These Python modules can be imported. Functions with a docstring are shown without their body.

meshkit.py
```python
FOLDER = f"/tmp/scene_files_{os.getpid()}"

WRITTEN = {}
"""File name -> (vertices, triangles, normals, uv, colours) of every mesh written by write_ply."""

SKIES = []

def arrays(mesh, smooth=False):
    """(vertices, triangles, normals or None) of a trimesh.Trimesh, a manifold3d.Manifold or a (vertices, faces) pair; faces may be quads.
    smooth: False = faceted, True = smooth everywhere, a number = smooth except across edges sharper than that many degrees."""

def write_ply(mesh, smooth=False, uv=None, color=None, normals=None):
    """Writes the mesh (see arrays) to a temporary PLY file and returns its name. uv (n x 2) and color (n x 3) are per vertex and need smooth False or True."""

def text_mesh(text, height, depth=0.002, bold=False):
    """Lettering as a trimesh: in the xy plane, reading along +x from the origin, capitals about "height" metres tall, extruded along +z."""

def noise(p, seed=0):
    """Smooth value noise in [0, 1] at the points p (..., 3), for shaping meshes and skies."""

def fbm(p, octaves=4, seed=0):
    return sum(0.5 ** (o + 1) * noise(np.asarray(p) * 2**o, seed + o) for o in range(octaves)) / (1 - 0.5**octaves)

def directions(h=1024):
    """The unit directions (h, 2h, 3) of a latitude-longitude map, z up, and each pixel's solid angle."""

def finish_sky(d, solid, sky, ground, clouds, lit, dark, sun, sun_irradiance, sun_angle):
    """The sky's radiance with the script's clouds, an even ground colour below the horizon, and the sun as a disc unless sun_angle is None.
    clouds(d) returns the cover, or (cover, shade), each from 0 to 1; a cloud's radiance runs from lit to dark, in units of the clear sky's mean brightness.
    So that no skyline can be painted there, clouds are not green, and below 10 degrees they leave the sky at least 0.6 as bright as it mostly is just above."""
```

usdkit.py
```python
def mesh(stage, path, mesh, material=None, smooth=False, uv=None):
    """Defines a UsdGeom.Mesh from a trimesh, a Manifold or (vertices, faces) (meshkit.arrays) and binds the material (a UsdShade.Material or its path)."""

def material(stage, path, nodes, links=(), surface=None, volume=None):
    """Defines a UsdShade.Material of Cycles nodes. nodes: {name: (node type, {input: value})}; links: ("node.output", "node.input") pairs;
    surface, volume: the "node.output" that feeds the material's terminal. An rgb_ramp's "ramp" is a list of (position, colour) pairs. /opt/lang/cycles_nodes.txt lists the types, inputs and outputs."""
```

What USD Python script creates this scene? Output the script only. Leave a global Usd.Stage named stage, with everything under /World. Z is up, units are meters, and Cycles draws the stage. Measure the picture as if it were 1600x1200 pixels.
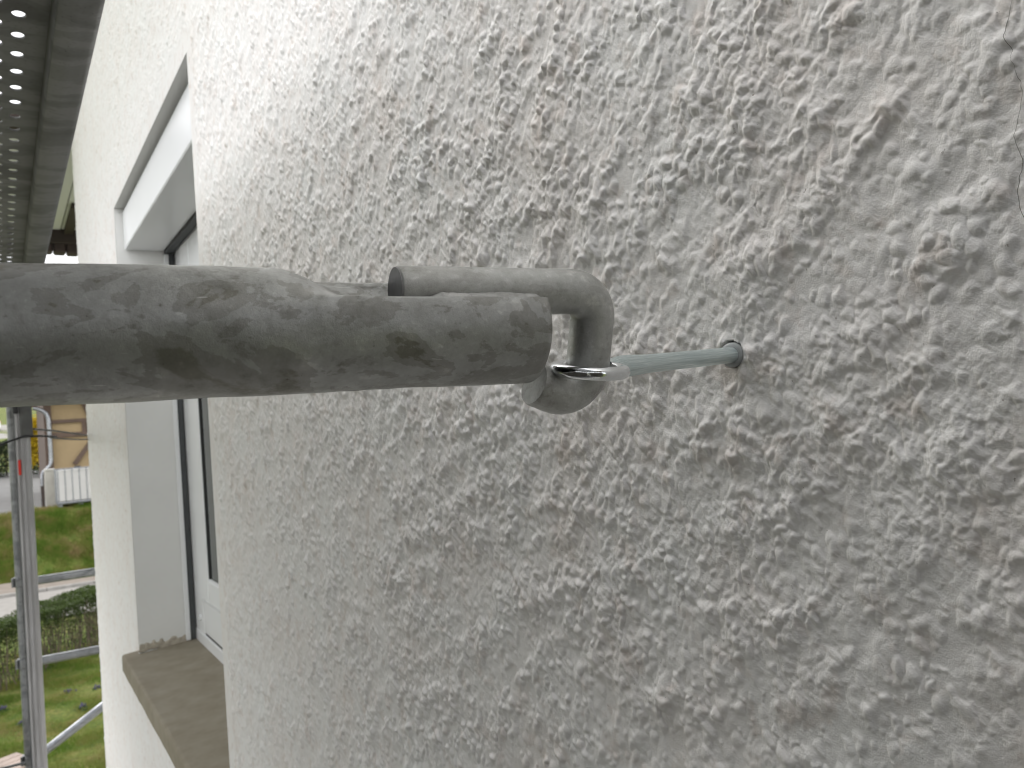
import math, random, numpy as np, trimesh, usdkit, meshkit
from pxr import Usd, UsdGeom, UsdLux, UsdShade, Gf, Sdf, Vt
from scipy.ndimage import map_coordinates
from scipy.spatial import cKDTree

stage = Usd.Stage.CreateInMemory()
UsdGeom.SetStageUpAxis(stage, UsdGeom.Tokens.z)
UsdGeom.SetStageMetersPerUnit(stage, 1.0)
world = UsdGeom.Xform.Define(stage, '/World')
stage.SetDefaultPrim(world.GetPrim())
UsdGeom.Scope.Define(stage, '/World/Looks')

# ---------------------------------------------------------------- camera, sky, sun, exposure
# x: into the house wall (wall face at x = 0), y: along the wall, z: up; lawn at z = 0
CAM = np.array([-0.37, 0.0, 3.5])
RT = np.array([0.8485, -0.5241, -0.0727]); FW = np.array([0.5273, 0.8490, 0.0335])
FW /= np.linalg.norm(FW); RT -= FW * (RT @ FW); RT /= np.linalg.norm(RT); UP = np.cross(RT, FW)
cam = UsdGeom.Camera.Define(stage, '/World/camera')
M4 = Gf.Matrix4d(*[float(x) for x in [*RT, 0, *UP, 0, *(-FW), 0, *CAM, 1]])
cam.AddTransformOp().Set(M4)
cam.CreateHorizontalApertureAttr(36.0); cam.CreateVerticalApertureAttr(27.0)
cam.CreateFocalLengthAttr(36.0 * 1290.67 / 1600)
cam.CreateClippingRangeAttr(Gf.Vec2f(0.02, 2000))
cam.CreateFStopAttr(24.0); cam.CreateFocusDistanceAttr(0.41)
cam.CreateExposureAttr(1.12)

SUN = np.array([-0.30, 0.60, 0.74]); SUN /= np.linalg.norm(SUN)
EL, ROT = math.asin(SUN[2]), math.atan2(SUN[0], SUN[1])
sky_m = usdkit.material(stage, '/World/Looks/sky', {
    'tc': ('texture_coordinate', {}),
    'sky': ('sky_texture', {'sky_type': 'single_scattering', 'sun_disc': False, 'sun_elevation': EL, 'sun_rotation': ROT, 'aerosol_density': 2.0}),
    'n': ('noise_texture', {'scale': 2.2, 'detail': 5.0, 'roughness': 0.55}),
    'r': ('rgb_ramp', {'ramp': [(0.3, (7.6, 7.6, 7.6)), (0.7, (9.7, 9.7, 9.7))]}),
    'mx': ('mix', {'fac': 0.9}),
    'bg': ('background_shader', {'strength': 0.10})},
    [('tc.generated', 'n.vector'), ('n.fac', 'r.fac'), ('sky.color', 'mx.color1'), ('r.color', 'mx.color2'), ('mx.color', 'bg.color')], surface='bg.background')
dome = UsdLux.DomeLight.Define(stage, '/World/sky')
UsdShade.MaterialBindingAPI.Apply(dome.GetPrim()).Bind(sky_m)
dome.GetPrim().SetCustomDataByKey('kind', 'structure')
sun = UsdLux.DistantLight.Define(stage, '/World/sun')
sun.CreateNormalizeAttr(True); sun.CreateIntensityAttr(0.24); sun.CreateAngleAttr(30.0); sun.CreateColorAttr(Gf.Vec3f(1.0, 0.98, 0.95))
zz = SUN; xx = np.cross([0, 0, 1.0], zz); xx /= np.linalg.norm(xx); yy = np.cross(zz, xx)
sun.AddTransformOp().Set(Gf.Matrix4d(*[float(v) for v in [*xx, 0, *yy, 0, *zz, 0, 0, 0, 30, 1]]))

# ---------------------------------------------------------------- helpers
used = {}
def numbered(path):
    k = used.get(path, -1) + 1; used[path] = k
    return path if k == 0 else f'{path}_{k:03d}'
def tag(p, label=None, cat=None, group=None, kind=None):
    p = p.GetPrim() if hasattr(p, 'GetPrim') else p
    for k, v in (('label', label), ('category', cat), ('group', group), ('kind', kind)):
        if v: p.SetCustomDataByKey(k, v)
    return p
def thing(name, label, cat, loc=(0, 0, 0), rz=0, group=None):
    x = UsdGeom.Xform.Define(stage, numbered('/World/' + name))
    x.AddTranslateOp().Set(Gf.Vec3d(*map(float, loc))); x.AddRotateZOp().Set(float(rz))
    return tag(x, label, cat, group)
def obj(name, mesh, m, parent=None, smooth=False):
    base = str(parent.GetPath()) if parent is not None else '/World'
    return usdkit.mesh(stage, numbered(base + '/' + name), mesh, m, smooth=smooth).GetPrim()
def cat_(ms): return trimesh.util.concatenate([m for m in ms])
def box(x0, x1, y0, y1, z0, z1, ch=0.0):
    e = np.array([x1 - x0, y1 - y0, z1 - z0]); c = np.array([x0 + x1, y0 + y1, z0 + z1]) / 2
    if ch <= 0:
        m = trimesh.creation.box(e)
    else:
        pts = []
        for s in np.ndindex(2, 2, 2):
            s = np.array(s) * 2 - 1
            for k in range(3):
                q = (e / 2 - ch) * s; q[k] = e[k] / 2 * s[k]; pts.append(q)
        m = trimesh.convex.convex_hull(np.array(pts))
    m.apply_translation(c); return m
def tube(pts, r, n=12, caps=True):
    pts = np.asarray(pts, float); r = np.broadcast_to(r, len(pts)).astype(float)
    t = np.gradient(pts, axis=0); t /= np.linalg.norm(t, axis=1, keepdims=True)
    a = np.cross(t[0], [0, 0, 1.0]);
    if np.linalg.norm(a) < 1e-3: a = np.cross(t[0], [1.0, 0, 0])
    fr = []
    for q in t:
        a = a - q * (a @ q); a /= np.linalg.norm(a); fr.append((a.copy(), np.cross(q, a)))
    an = np.linspace(0, 2 * np.pi, n, endpoint=False)
    v = np.array([p + ri * (np.cos(an)[:, None] * f[0] + np.sin(an)[:, None] * f[1]) for p, ri, f in zip(pts, r, fr)]).reshape(-1, 3)
    f = []
    for i in range(len(pts) - 1):
        for j in range(n):
            k = (j + 1) % n; A, B, Cc, D = i*n+j, i*n+k, (i+1)*n+k, (i+1)*n+j
            f += [[A, B, Cc], [A, Cc, D]]
    if caps:
        v = np.vstack([v, pts[0], pts[-1]]); L = len(v); e = (len(pts) - 1) * n
        for j in range(n):
            k = (j + 1) % n; f += [[L-2, k, j], [L-1, e+j, e+k]]
    m = trimesh.Trimesh(v, f, process=False)
    return m
def bar(a, b, w, d, up=(0, 0, 1.0)):      # rectangular bar from a to b
    a, b = np.array(a, float), np.array(b, float); t = b - a; L = np.linalg.norm(t); t /= L
    s = np.cross(t, up); s /= np.linalg.norm(s); u = np.cross(s, t)
    m = trimesh.creation.box([L, w, d]); T = np.eye(4); T[:3, 0], T[:3, 1], T[:3, 2], T[:3, 3] = t, s, u, (a + b) / 2
    m.apply_transform(T); return m
def grid(P, flip=False):                   # (n, m, 3) points
    n, m = P.shape[:2]; i = np.arange(n * m).reshape(n, m)
    a, b, c, d = i[:-1, :-1].ravel(), i[1:, :-1].ravel(), i[1:, 1:].ravel(), i[:-1, 1:].ravel()
    f = np.vstack([np.stack([a, b, c], 1), np.stack([a, c, d], 1)])
    if flip: f = f[:, ::-1]
    return trimesh.Trimesh(P.reshape(-1, 3), f, process=False)
RNGT = np.random.default_rng(5).random((24, 256, 256))
def n2(u, v, seed=0):                      # smooth noise, about -1..1
    t = RNGT[seed % 24]
    return map_coordinates(t, [np.mod(u + 17.3 * seed, 256), np.mod(v + 5.1 * seed, 256)], order=2, mode='grid-wrap') * 2.6 - 1.3
rng = np.random.default_rng(11)

# ---------------------------------------------------------------- materials
def mat(name, nodes, links, surface='p.BSDF'): return usdkit.material(stage, '/World/Looks/' + name, nodes, links, surface=surface)
def simple(name, col, rough=0.6, metal=0.0, var=0.12, scale=8.0, bump=0.0, bscale=60.0, spec=0.5, extra=None):
    c = np.array(col)
    nodes = {'g': ('geometry', {}), 'n': ('noise_texture', {'scale': scale, 'detail': 5.0, 'roughness': 0.6}),
             'r': ('rgb_ramp', {'ramp': [(0.3, tuple(c * (1 - var))), (0.7, tuple(np.minimum(c * (1 + var), 1)))]}),
             'p': ('principled_bsdf', {'roughness': rough, 'metallic': metal, 'specular_ior_level': spec, **(extra or {})})}
    links = [('g.position', 'n.vector'), ('n.fac', 'r.fac'), ('r.color', 'p.base_color')]
    if bump > 0:
        nodes['nb'] = ('noise_texture', {'scale': bscale, 'detail': 4.0, 'roughness': 0.6}); nodes['b'] = ('bump', {'strength': 1.0, 'distance': bump})
        links += [('g.position', 'nb.vector'), ('nb.fac', 'b.height'), ('b.normal', 'p.normal')]
    return mat(name, nodes, links)
stucco = mat('stucco', {
    'g': ('geometry', {}),
    'n1': ('noise_texture', {'scale': 9.0, 'detail': 6.0, 'roughness': 0.62}),
    'r1': ('rgb_ramp', {'ramp': [(0.28, (0.77, 0.735, 0.705)), (0.5, (0.795, 0.78, 0.762)), (0.72, (0.795, 0.795, 0.78))]}),
    'n2': ('noise_texture', {'scale': 42.0, 'detail': 4.0, 'roughness': 0.6}),
    'r2': ('rgb_ramp', {'ramp': [(0.30, (0.80, 0.72, 0.67)), (0.46, (1, 1, 1))]}),
    'mx': ('mix', {'mix_type': 'multiply', 'fac': 0.55}),
    'n3': ('noise_texture', {'scale': 260.0, 'detail': 3.0, 'roughness': 0.7}),
    'r3': ('rgb_ramp', {'ramp': [(0.24, (0.35, 0.31, 0.28)), (0.31, (1, 1, 1))]}),
    'mx2': ('mix', {'mix_type': 'multiply', 'fac': 0.8}),
    'nb': ('noise_texture', {'scale': 900.0, 'detail': 4.0, 'roughness': 0.65}),
    'b': ('bump', {'strength': 0.8, 'distance': 0.0006}),
    'p': ('principled_bsdf', {'roughness': 0.75, 'specular_ior_level': 0.25})},
    [('g.position', 'n1.vector'), ('g.position', 'n2.vector'), ('g.position', 'n3.vector'), ('g.position', 'nb.vector'),
     ('n1.fac', 'r1.fac'), ('n2.fac', 'r2.fac'), ('n3.fac', 'r3.fac'), ('r1.color', 'mx.color1'), ('r2.color', 'mx.color2'),
     ('mx.color', 'mx2.color1'), ('r3.color', 'mx2.color2'), ('mx2.color', 'p.base_color'), ('nb.fac', 'b.height'), ('b.normal', 'p.normal')])
def tie_metal(name, lo, mid, hi, rough):
    return mat(name, {
        'g': ('geometry', {}), 'mp': ('mapping', {'scale': (0.6, 1.0, 1.0)}),
        'n1': ('noise_texture', {'scale': 34.0, 'detail': 9.0, 'roughness': 0.58, 'distortion': 0.3}),
        'r1': ('rgb_ramp', {'ramp': [(0.36, lo), (0.40, mid), (0.485, mid), (0.495, hi), (0.59, hi), (0.60, mid), (0.645, mid), (0.655, lo), (0.70, lo)]}),
        'n2': ('noise_texture', {'scale': 330.0, 'detail': 6.0, 'roughness': 0.75}),
        'r2': ('rgb_ramp', {'ramp': [(0.27, (0.40, 0.37, 0.33)), (0.36, (0.9, 0.9, 0.89)), (0.6, (1, 1, 1)), (0.72, (1.3, 1.3, 1.3))]}),
        'n4': ('noise_texture', {'scale': 75.0, 'detail': 7.0, 'roughness': 0.7}),
        'r4': ('rgb_ramp', {'ramp': [(0.25, (0.5, 0.48, 0.44)), (0.42, (0.93, 0.93, 0.92)), (0.58, (1.08, 1.08, 1.09)), (0.70, (1.6, 1.6, 1.57))]}),
        'mx': ('mix', {'mix_type': 'multiply', 'fac': 0.9}), 'mx2': ('mix', {'mix_type': 'multiply', 'fac': 0.8}),
        'mp3': ('mapping', {'scale': (0.10, 1.0, 1.0), 'rotation': (0.2, 0.5, 0.35)}), 'n3': ('noise_texture', {'scale': 620.0, 'detail': 2.0, 'roughness': 0.5}),
        'r3': ('rgb_ramp', {'ramp': [(0.735, (0, 0, 0)), (0.80, (0.8, 0.8, 0.8))]}), 'mx3': ('mix', {'color2': (0.55, 0.55, 0.54)}),
        'n5': ('noise_texture', {'scale': 58.0, 'detail': 8.0, 'roughness': 0.7}), 'r5': ('rgb_ramp', {'ramp': [(0.735, (0, 0, 0)), (0.77, (0.7, 0.7, 0.7))]}), 'mx5': ('mix', {'color2': (0.16, 0.075, 0.035)}),
        'rr': ('map_range', {'from_min': 0.3, 'from_max': 0.7, 'to_min': rough + 0.14, 'to_max': rough - 0.1}),
        'nb': ('noise_texture', {'scale': 160.0, 'detail': 7.0, 'roughness': 0.75}), 'b': ('bump', {'strength': 0.8, 'distance': 0.0004}),
        'p': ('principled_bsdf', {'metallic': 0.75})},
        [('g.position', 'mp.vector'), ('mp.vector', 'n1.vector'), ('g.position', 'n2.vector'), ('g.position', 'n4.vector'), ('g.position', 'mp3.vector'), ('mp3.vector', 'n3.vector'), ('g.position', 'n5.vector'),
         ('n1.fac', 'r1.fac'), ('n2.fac', 'r2.fac'), ('n4.fac', 'r4.fac'), ('r1.color', 'mx.color1'), ('r2.color', 'mx.color2'), ('mx.color', 'mx2.color1'), ('r4.color', 'mx2.color2'),
         ('n3.fac', 'r3.fac'), ('r3.color', 'mx3.fac'), ('mx2.color', 'mx3.color1'), ('n5.fac', 'r5.fac'), ('r5.color', 'mx5.fac'), ('mx3.color', 'mx5.color1'), ('mx5.color', 'p.base_color'),
         ('n4.fac', 'rr.value'), ('rr.result', 'p.roughness'), ('g.position', 'nb.vector'), ('nb.fac', 'b.height'), ('b.normal', 'p.normal')])
def galvanised(name, lo, mid, hi, rough=0.48, metal=0.75, scale=28.0, scratch=0.00025):
    return mat(name, {
        'g': ('geometry', {}), 'mp': ('mapping', {'scale': (0.55, 1.0, 1.0)}),
        'n1': ('noise_texture', {'scale': scale, 'detail': 6.0, 'roughness': 0.55, 'distortion': 0.6}),
        'r1': ('rgb_ramp', {'ramp': [(0.36, lo), (0.44, mid), (0.47, mid), (0.50, hi), (0.6, hi), (0.63, mid), (0.8, lo)]}),
        'n2': ('noise_texture', {'scale': 240.0, 'detail': 5.0, 'roughness': 0.7}),
        'r2': ('rgb_ramp', {'ramp': [(0.28, (0.35, 0.34, 0.32)), (0.40, (0.92, 0.92, 0.92)), (0.6, (1, 1, 1)), (0.75, (1.12, 1.12, 1.12))]}),
        'mx': ('mix', {'mix_type': 'multiply', 'fac': 0.85}),
        'rr': ('map_range', {'from_min': 0.3, 'from_max': 0.7, 'to_min': rough + 0.1, 'to_max': rough - 0.1}),
        'mp2': ('mapping', {'scale': (1.0, 5.0, 5.0)}),
        'nb': ('noise_texture', {'scale': 120.0, 'detail': 6.0, 'roughness': 0.7}),
        'b': ('bump', {'strength': 0.7, 'distance': scratch}),
        'p': ('principled_bsdf', {'metallic': metal})},
        [('g.position', 'mp.vector'), ('mp.vector', 'n1.vector'), ('g.position', 'n2.vector'), ('n1.fac', 'r1.fac'), ('n2.fac', 'r2.fac'),
         ('r1.color', 'mx.color1'), ('r2.color', 'mx.color2'), ('mx.color', 'p.base_color'), ('n1.fac', 'rr.value'), ('rr.result', 'p.roughness'),
         ('g.position', 'mp2.vector'), ('mp2.vector', 'nb.vector'), ('nb.fac', 'b.height'), ('b.normal', 'p.normal')])
galv_tie = tie_metal('galvanised_tie', (0.205, 0.20, 0.175), (0.28, 0.28, 0.265), (0.36, 0.365, 0.355), 0.38)
galv_rod = tie_metal('galvanised_rod', (0.34, 0.34, 0.32), (0.41, 0.41, 0.395), (0.46, 0.465, 0.45), 0.44)
galv_weld = galvanised('galvanised_weld', (0.32, 0.32, 0.305), (0.39, 0.39, 0.38), (0.45, 0.45, 0.44), rough=0.42, scale=90, scratch=0.0006)
galv_far = galvanised('galvanised_far', (0.22, 0.225, 0.24), (0.27, 0.28, 0.30), (0.33, 0.34, 0.36), rough=0.34, metal=0.9, scale=14)
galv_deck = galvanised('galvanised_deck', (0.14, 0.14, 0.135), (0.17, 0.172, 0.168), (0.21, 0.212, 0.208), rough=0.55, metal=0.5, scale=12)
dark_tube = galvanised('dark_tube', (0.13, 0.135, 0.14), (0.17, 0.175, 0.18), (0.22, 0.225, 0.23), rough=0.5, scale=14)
cut_steel = simple('cut_steel', (0.20, 0.20, 0.20), 0.5, 0.8, 0.1, 300)
zinc = simple('bright_zinc', (0.80, 0.82, 0.84), 0.13, 1.0, 0.06, 150, 0.00008, 400)
shaft_m = mat('zinc_shaft', {
    'g': ('texture_coordinate', {}), 'mp': ('mapping', {'scale': (0.02, 1.0, 1.0)}),
    'n': ('noise_texture', {'scale': 1900.0, 'detail': 3.0, 'roughness': 0.6}),
    'r': ('rgb_ramp', {'ramp': [(0.3, (0.46, 0.55, 0.56)), (0.55, (0.62, 0.70, 0.70)), (0.72, (0.82, 0.88, 0.87))]}),
    'b': ('bump', {'strength': 0.8, 'distance': 0.0003}),
    'p': ('principled_bsdf', {'metallic': 0.8, 'roughness': 0.34})},
    [('g.object', 'mp.vector'), ('mp.vector', 'n.vector'), ('n.fac', 'r.fac'), ('r.color', 'p.base_color'), ('n.fac', 'b.height'), ('b.normal', 'p.normal')])
plug_m = simple('grey_plastic', (0.34, 0.36, 0.36), 0.5, 0, 0.08, 200)
plaster = simple('smooth_plaster', (0.70, 0.70, 0.68), 0.8, 0, 0.03, 6, 0.0006, 70)
body_m = simple('wall_render', (0.74, 0.73, 0.71), 0.85, 0, 0.05, 4, 0.003, 90)
pvc = simple('white_plastic', (0.77, 0.78, 0.79), 0.35, 0, 0.015, 6)
panel_m = simple('white_lacquer', (0.80, 0.81, 0.82), 0.3, 0, 0.012, 5)
rubber = simple('black_rubber', (0.028, 0.028, 0.03), 0.55, 0, 0.1, 30)
slot_m = simple('dark_slot', (0.06, 0.065, 0.067), 0.6, 0, 0.12, 60)
sill_m = mat('sill_cement', {
    'g': ('geometry', {}), 'n': ('noise_texture', {'scale': 14.0, 'detail': 7.0, 'roughness': 0.65}),
    'r': ('rgb_ramp', {'ramp': [(0.3, (0.235, 0.205, 0.15)), (0.55, (0.285, 0.255, 0.195)), (0.75, (0.325, 0.295, 0.235))]}),
    'n2': ('noise_texture', {'scale': 180.0, 'detail': 4.0, 'roughness': 0.7}),
    'r2': ('rgb_ramp', {'ramp': [(0.25, (0.6, 0.6, 0.6)), (0.38, (1, 1, 1))]}), 'mx': ('mix', {'mix_type': 'multiply', 'fac': 0.8}),
    'b': ('bump', {'strength': 0.8, 'distance': 0.0015}), 'p': ('principled_bsdf', {'roughness': 0.8, 'specular_ior_level': 0.3})},
    [('g.position', 'n.vector'), ('g.position', 'n2.vector'), ('n.fac', 'r.fac'), ('n2.fac', 'r2.fac'), ('r.color', 'mx.color1'), ('r2.color', 'mx.color2'),
     ('mx.color', 'p.base_color'), ('n2.fac', 'b.height'), ('b.normal', 'p.normal')])
mortar_m = simple('mortar', (0.42, 0.38, 0.31), 0.9, 0, 0.25, 60, 0.003, 120)
glass_m = mat('pane_glass', {'t': ('transparent_bsdf', {'color': (0.86, 0.90, 0.88)}), 'gl': ('glossy_bsdf', {'color': (0.95, 0.97, 0.96), 'roughness': 0.01}),
    'f': ('fresnel', {'IOR': 1.9}), 'm': ('mix_closure', {})}, [('f.fac', 'm.fac'), ('t.BSDF', 'm.closure1'), ('gl.BSDF', 'm.closure2')], 'm.closure')
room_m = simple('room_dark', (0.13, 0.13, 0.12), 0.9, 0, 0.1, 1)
black_m = simple('black_cable', (0.02, 0.02, 0.022), 0.5, 0, 0.1, 20)
red_m = simple('red_sticker', (0.75, 0.045, 0.03), 0.45, 0, 0.05, 20)
alu = mat('aluminium_post', {
    'g': ('geometry', {}), 'mp': ('mapping', {'scale': (1, 1, 0.12)}), 'n': ('noise_texture', {'scale': 45.0, 'detail': 5.0, 'roughness': 0.6}),
    'r': ('rgb_ramp', {'ramp': [(0.3, (0.42, 0.41, 0.415)), (0.6, (0.56, 0.55, 0.56)), (0.8, (0.66, 0.65, 0.65))]}),
    'p': ('principled_bsdf', {'metallic': 0.45, 'roughness': 0.38})},
    [('g.position', 'mp.vector'), ('mp.vector', 'n.vector'), ('n.fac', 'r.fac'), ('r.color', 'p.base_color')])

# ---------------------------------------------------------------- ground
def terr(y):
    return np.interp(y, [-60, 24.9, 25.3, 26.4, 27.4, 28.0, 58, 75, 100, 130, 170, 400], [0, 0, 0.06, 0.75, 1.42, 1.62, 2.15, 4.0, 6.0, 9.0, 11.0, 12.0])
ys = np.concatenate([np.linspace(-60, 8, 30), np.linspace(8.2, 30, 220), np.linspace(30.5, 130, 160), np.linspace(135, 400, 40)])
xs = np.concatenate([np.linspace(-300, -8, 30), np.linspace(-7.8, 8, 100), np.linspace(8.5, 300, 40)])
Y, X = np.meshgrid(ys, xs, indexing='ij')
Z = terr(Y) + 0.03 * n2(X / 0.9, Y / 0.9, 3) * (Y < 140) * (Y > 8) * ((Y < 19.5) | (Y > 25.4))
Z = np.where((Y > 28) & (Y < 60), terr(Y), Z)
turf = mat('turf', {
    'g': ('geometry', {}), 'n': ('noise_texture', {'scale': 2.1, 'detail': 8.0, 'roughness': 0.68}),
    'r': ('rgb_ramp', {'ramp': [(0.28, (0.06, 0.10, 0.02)), (0.45, (0.11, 0.15, 0.03)), (0.58, (0.155, 0.165, 0.045)), (0.72, (0.23, 0.18, 0.075))]}),
    'n2': ('noise_texture', {'scale': 22.0, 'detail': 5.0, 'roughness': 0.7}),
    'r2': ('rgb_ramp', {'ramp': [(0.3, (0.45, 0.5, 0.45)), (0.65, (1.25, 1.2, 1.1))]}),
    'mx': ('mix', {'mix_type': 'multiply', 'fac': 1.0}), 'b': ('bump', {'strength': 1.0, 'distance': 0.04}),
    'p': ('principled_bsdf', {'roughness': 0.9, 'specular_ior_level': 0.2})},
    [('g.position', 'n.vector'), ('g.position', 'n2.vector'), ('n.fac', 'r.fac'), ('n2.fac', 'r2.fac'), ('r.color', 'mx.color1'), ('r2.color', 'mx.color2'),
     ('mx.color', 'p.base_color'), ('n2.fac', 'b.height'), ('b.normal', 'p.normal')])
tag(obj('ground', grid(np.stack([X, Y, Z], -1), flip=True), turf, smooth=True), kind='structure')
def strip(y0, y1, x0, x1, lift, n=24, tilt=0.0):
    yy_ = np.linspace(y0, y1, n); xx_ = np.linspace(x0, x1, 40)
    B, A = np.meshgrid(yy_, xx_, indexing='ij'); B2 = B + tilt * A
    return grid(np.stack([A, B2, terr(B2) + lift], -1), flip=True)
road_m = simple('pale_road', (0.235, 0.222, 0.205), 0.85, 0, 0.12, 5, 0.004, 60)
foot_m = simple('brown_footway', (0.18, 0.15, 0.125), 0.85, 0, 0.18, 4, 0.004, 60)
asph_m = simple('asphalt', (0.12, 0.118, 0.115), 0.85, 0, 0.15, 2, 0.004, 60)
kerb_m = simple('kerb_stone', (0.24, 0.23, 0.215), 0.85, 0, 0.2, 6)
tag(obj('road', strip(19.4, 23.05, -40, 40, 0.012), road_m), kind='structure')
tag(obj('footway', strip(23.2, 24.95, -40, 40, 0.07), foot_m), kind='structure')
tag(obj('kerb', cat_([box(-40 + 1.01 * k, -39.0 + 1.01 * k - 0.0, 23.06, 23.2, -0.05, 0.085, 0.012) for k in range(80)]), kerb_m), kind='structure')
ly = np.linspace(28.08, 56, 60); lr = np.interp(ly, [28, 29.6, 33, 56], [0.66, 0.72, 1.6, 3.0])
tag(obj('asphalt_lane', grid(np.stack([np.stack([np.full(60, -30.0), lr], 1), np.stack([ly, ly], 1), np.stack([terr(ly)] * 2, 1) + 0.012], -1), flip=True), asph_m), kind='structure')
tag(obj('hill_road', strip(78, 99, -80, 60, 0.012, 30), road_m), kind='structure')

tag(obj('paving', box(-9.0, -0.01, -14.0, 6.9, -0.1, 0.045), simple('paving', (0.24, 0.23, 0.215), 0.85, 0, 0.15, 3, 0.004, 30)), kind='structure')
# grass blades on the lawn and the bank
def blades(n, xr, yr, hmin, hmax, w):
    x = rng.uniform(*xr, n); y = rng.uniform(*yr, n); z = terr(y) + 0.03 * n2(x / 0.9, y / 0.9, 3) - 0.01
    a = rng.uniform(0, 2 * np.pi, n); h = rng.uniform(hmin, hmax, n) * (0.6 + 0.5 * (n2(x / 0.35, y / 0.35, 8) + 0.6)); ln = rng.normal(0, 0.5, (n, 2)) * h[:, None]
    b = np.stack([x, y, z], 1); s = np.stack([np.cos(a), np.sin(a), 0 * a], 1) * w
    tip = b + np.stack([ln[:, 0], ln[:, 1], h], 1); v = np.stack([b - s, b + s, tip], 1).reshape(-1, 3)
    return v, np.arange(3 * n).reshape(-1, 3)
gv = [blades(90000, (-0.9, 1.6), (8.6, 16.5), 0.02, 0.07, 0.004), blades(50000, (-0.9, 3.0), (25.2, 28.3), 0.03, 0.14, 0.008)]
v = np.vstack([g[0] for g in gv]); f = np.vstack([gv[0][1], gv[1][1] + len(gv[0][0])])
grass_m = mat('grass_blades', {'g': ('geometry', {}), 'n': ('noise_texture', {'scale': 1.3, 'detail': 8.0, 'roughness': 0.72}),
    'r': ('rgb_ramp', {'ramp': [(0.3, (0.06, 0.115, 0.018)), (0.44, (0.11, 0.175, 0.030)), (0.54, (0.17, 0.185, 0.05)), (0.64, (0.27, 0.215, 0.105)), (0.75, (0.20, 0.14, 0.06))]}),
    'd': ('diffuse_bsdf', {}), 't': ('translucent_bsdf', {}), 'm': ('mix_closure', {'fac': 0.3})},
    [('g.position', 'n.vector'), ('n.fac', 'r.fac'), ('r.color', 'd.color'), ('r.color', 't.color'), ('d.BSDF', 'm.closure1'), ('t.BSDF', 'm.closure2')], 'm.closure')
tag(obj('grass', trimesh.Trimesh(v, f, process=False), grass_m), 'short green grass with mossy and straw coloured patches on lawn and bank', 'grass', kind='stuff')

# ---------------------------------------------------------------- the house with its roughcast wall
YW0, YW1, ZS, ZL, YC, ZT = 1.79, 3.12, 2.765, 4.305, 4.64, 6.6     # window jambs, sill, lintel, corner, wall top
pr = np.random.default_rng(3)
NP_ = 420000
PEB = np.stack([pr.uniform(-0.3, 4.7, NP_), pr.uniform(1.9, 5.0, NP_)], 1); PR = 0.0017 + 0.0036 * pr.random(NP_) ** 2.4; PE = pr.uniform(0.35, 1.2, NP_)
TREE = cKDTree(PEB)
BOLT = np.array([0.342, 3.524])             # where the ring bolt enters the wall (y, z)
CR = np.array([[0.180, 3.95], [0.170, 3.75], [0.172, 3.657], [0.1765, 3.642], [0.1735, 3.63], [0.1715, 3.618], [0.1765, 3.600], [0.1745, 3.588], [0.1775, 3.576], [0.173, 3.55], [0.168, 3.5], [0.166, 3.40]])
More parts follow.
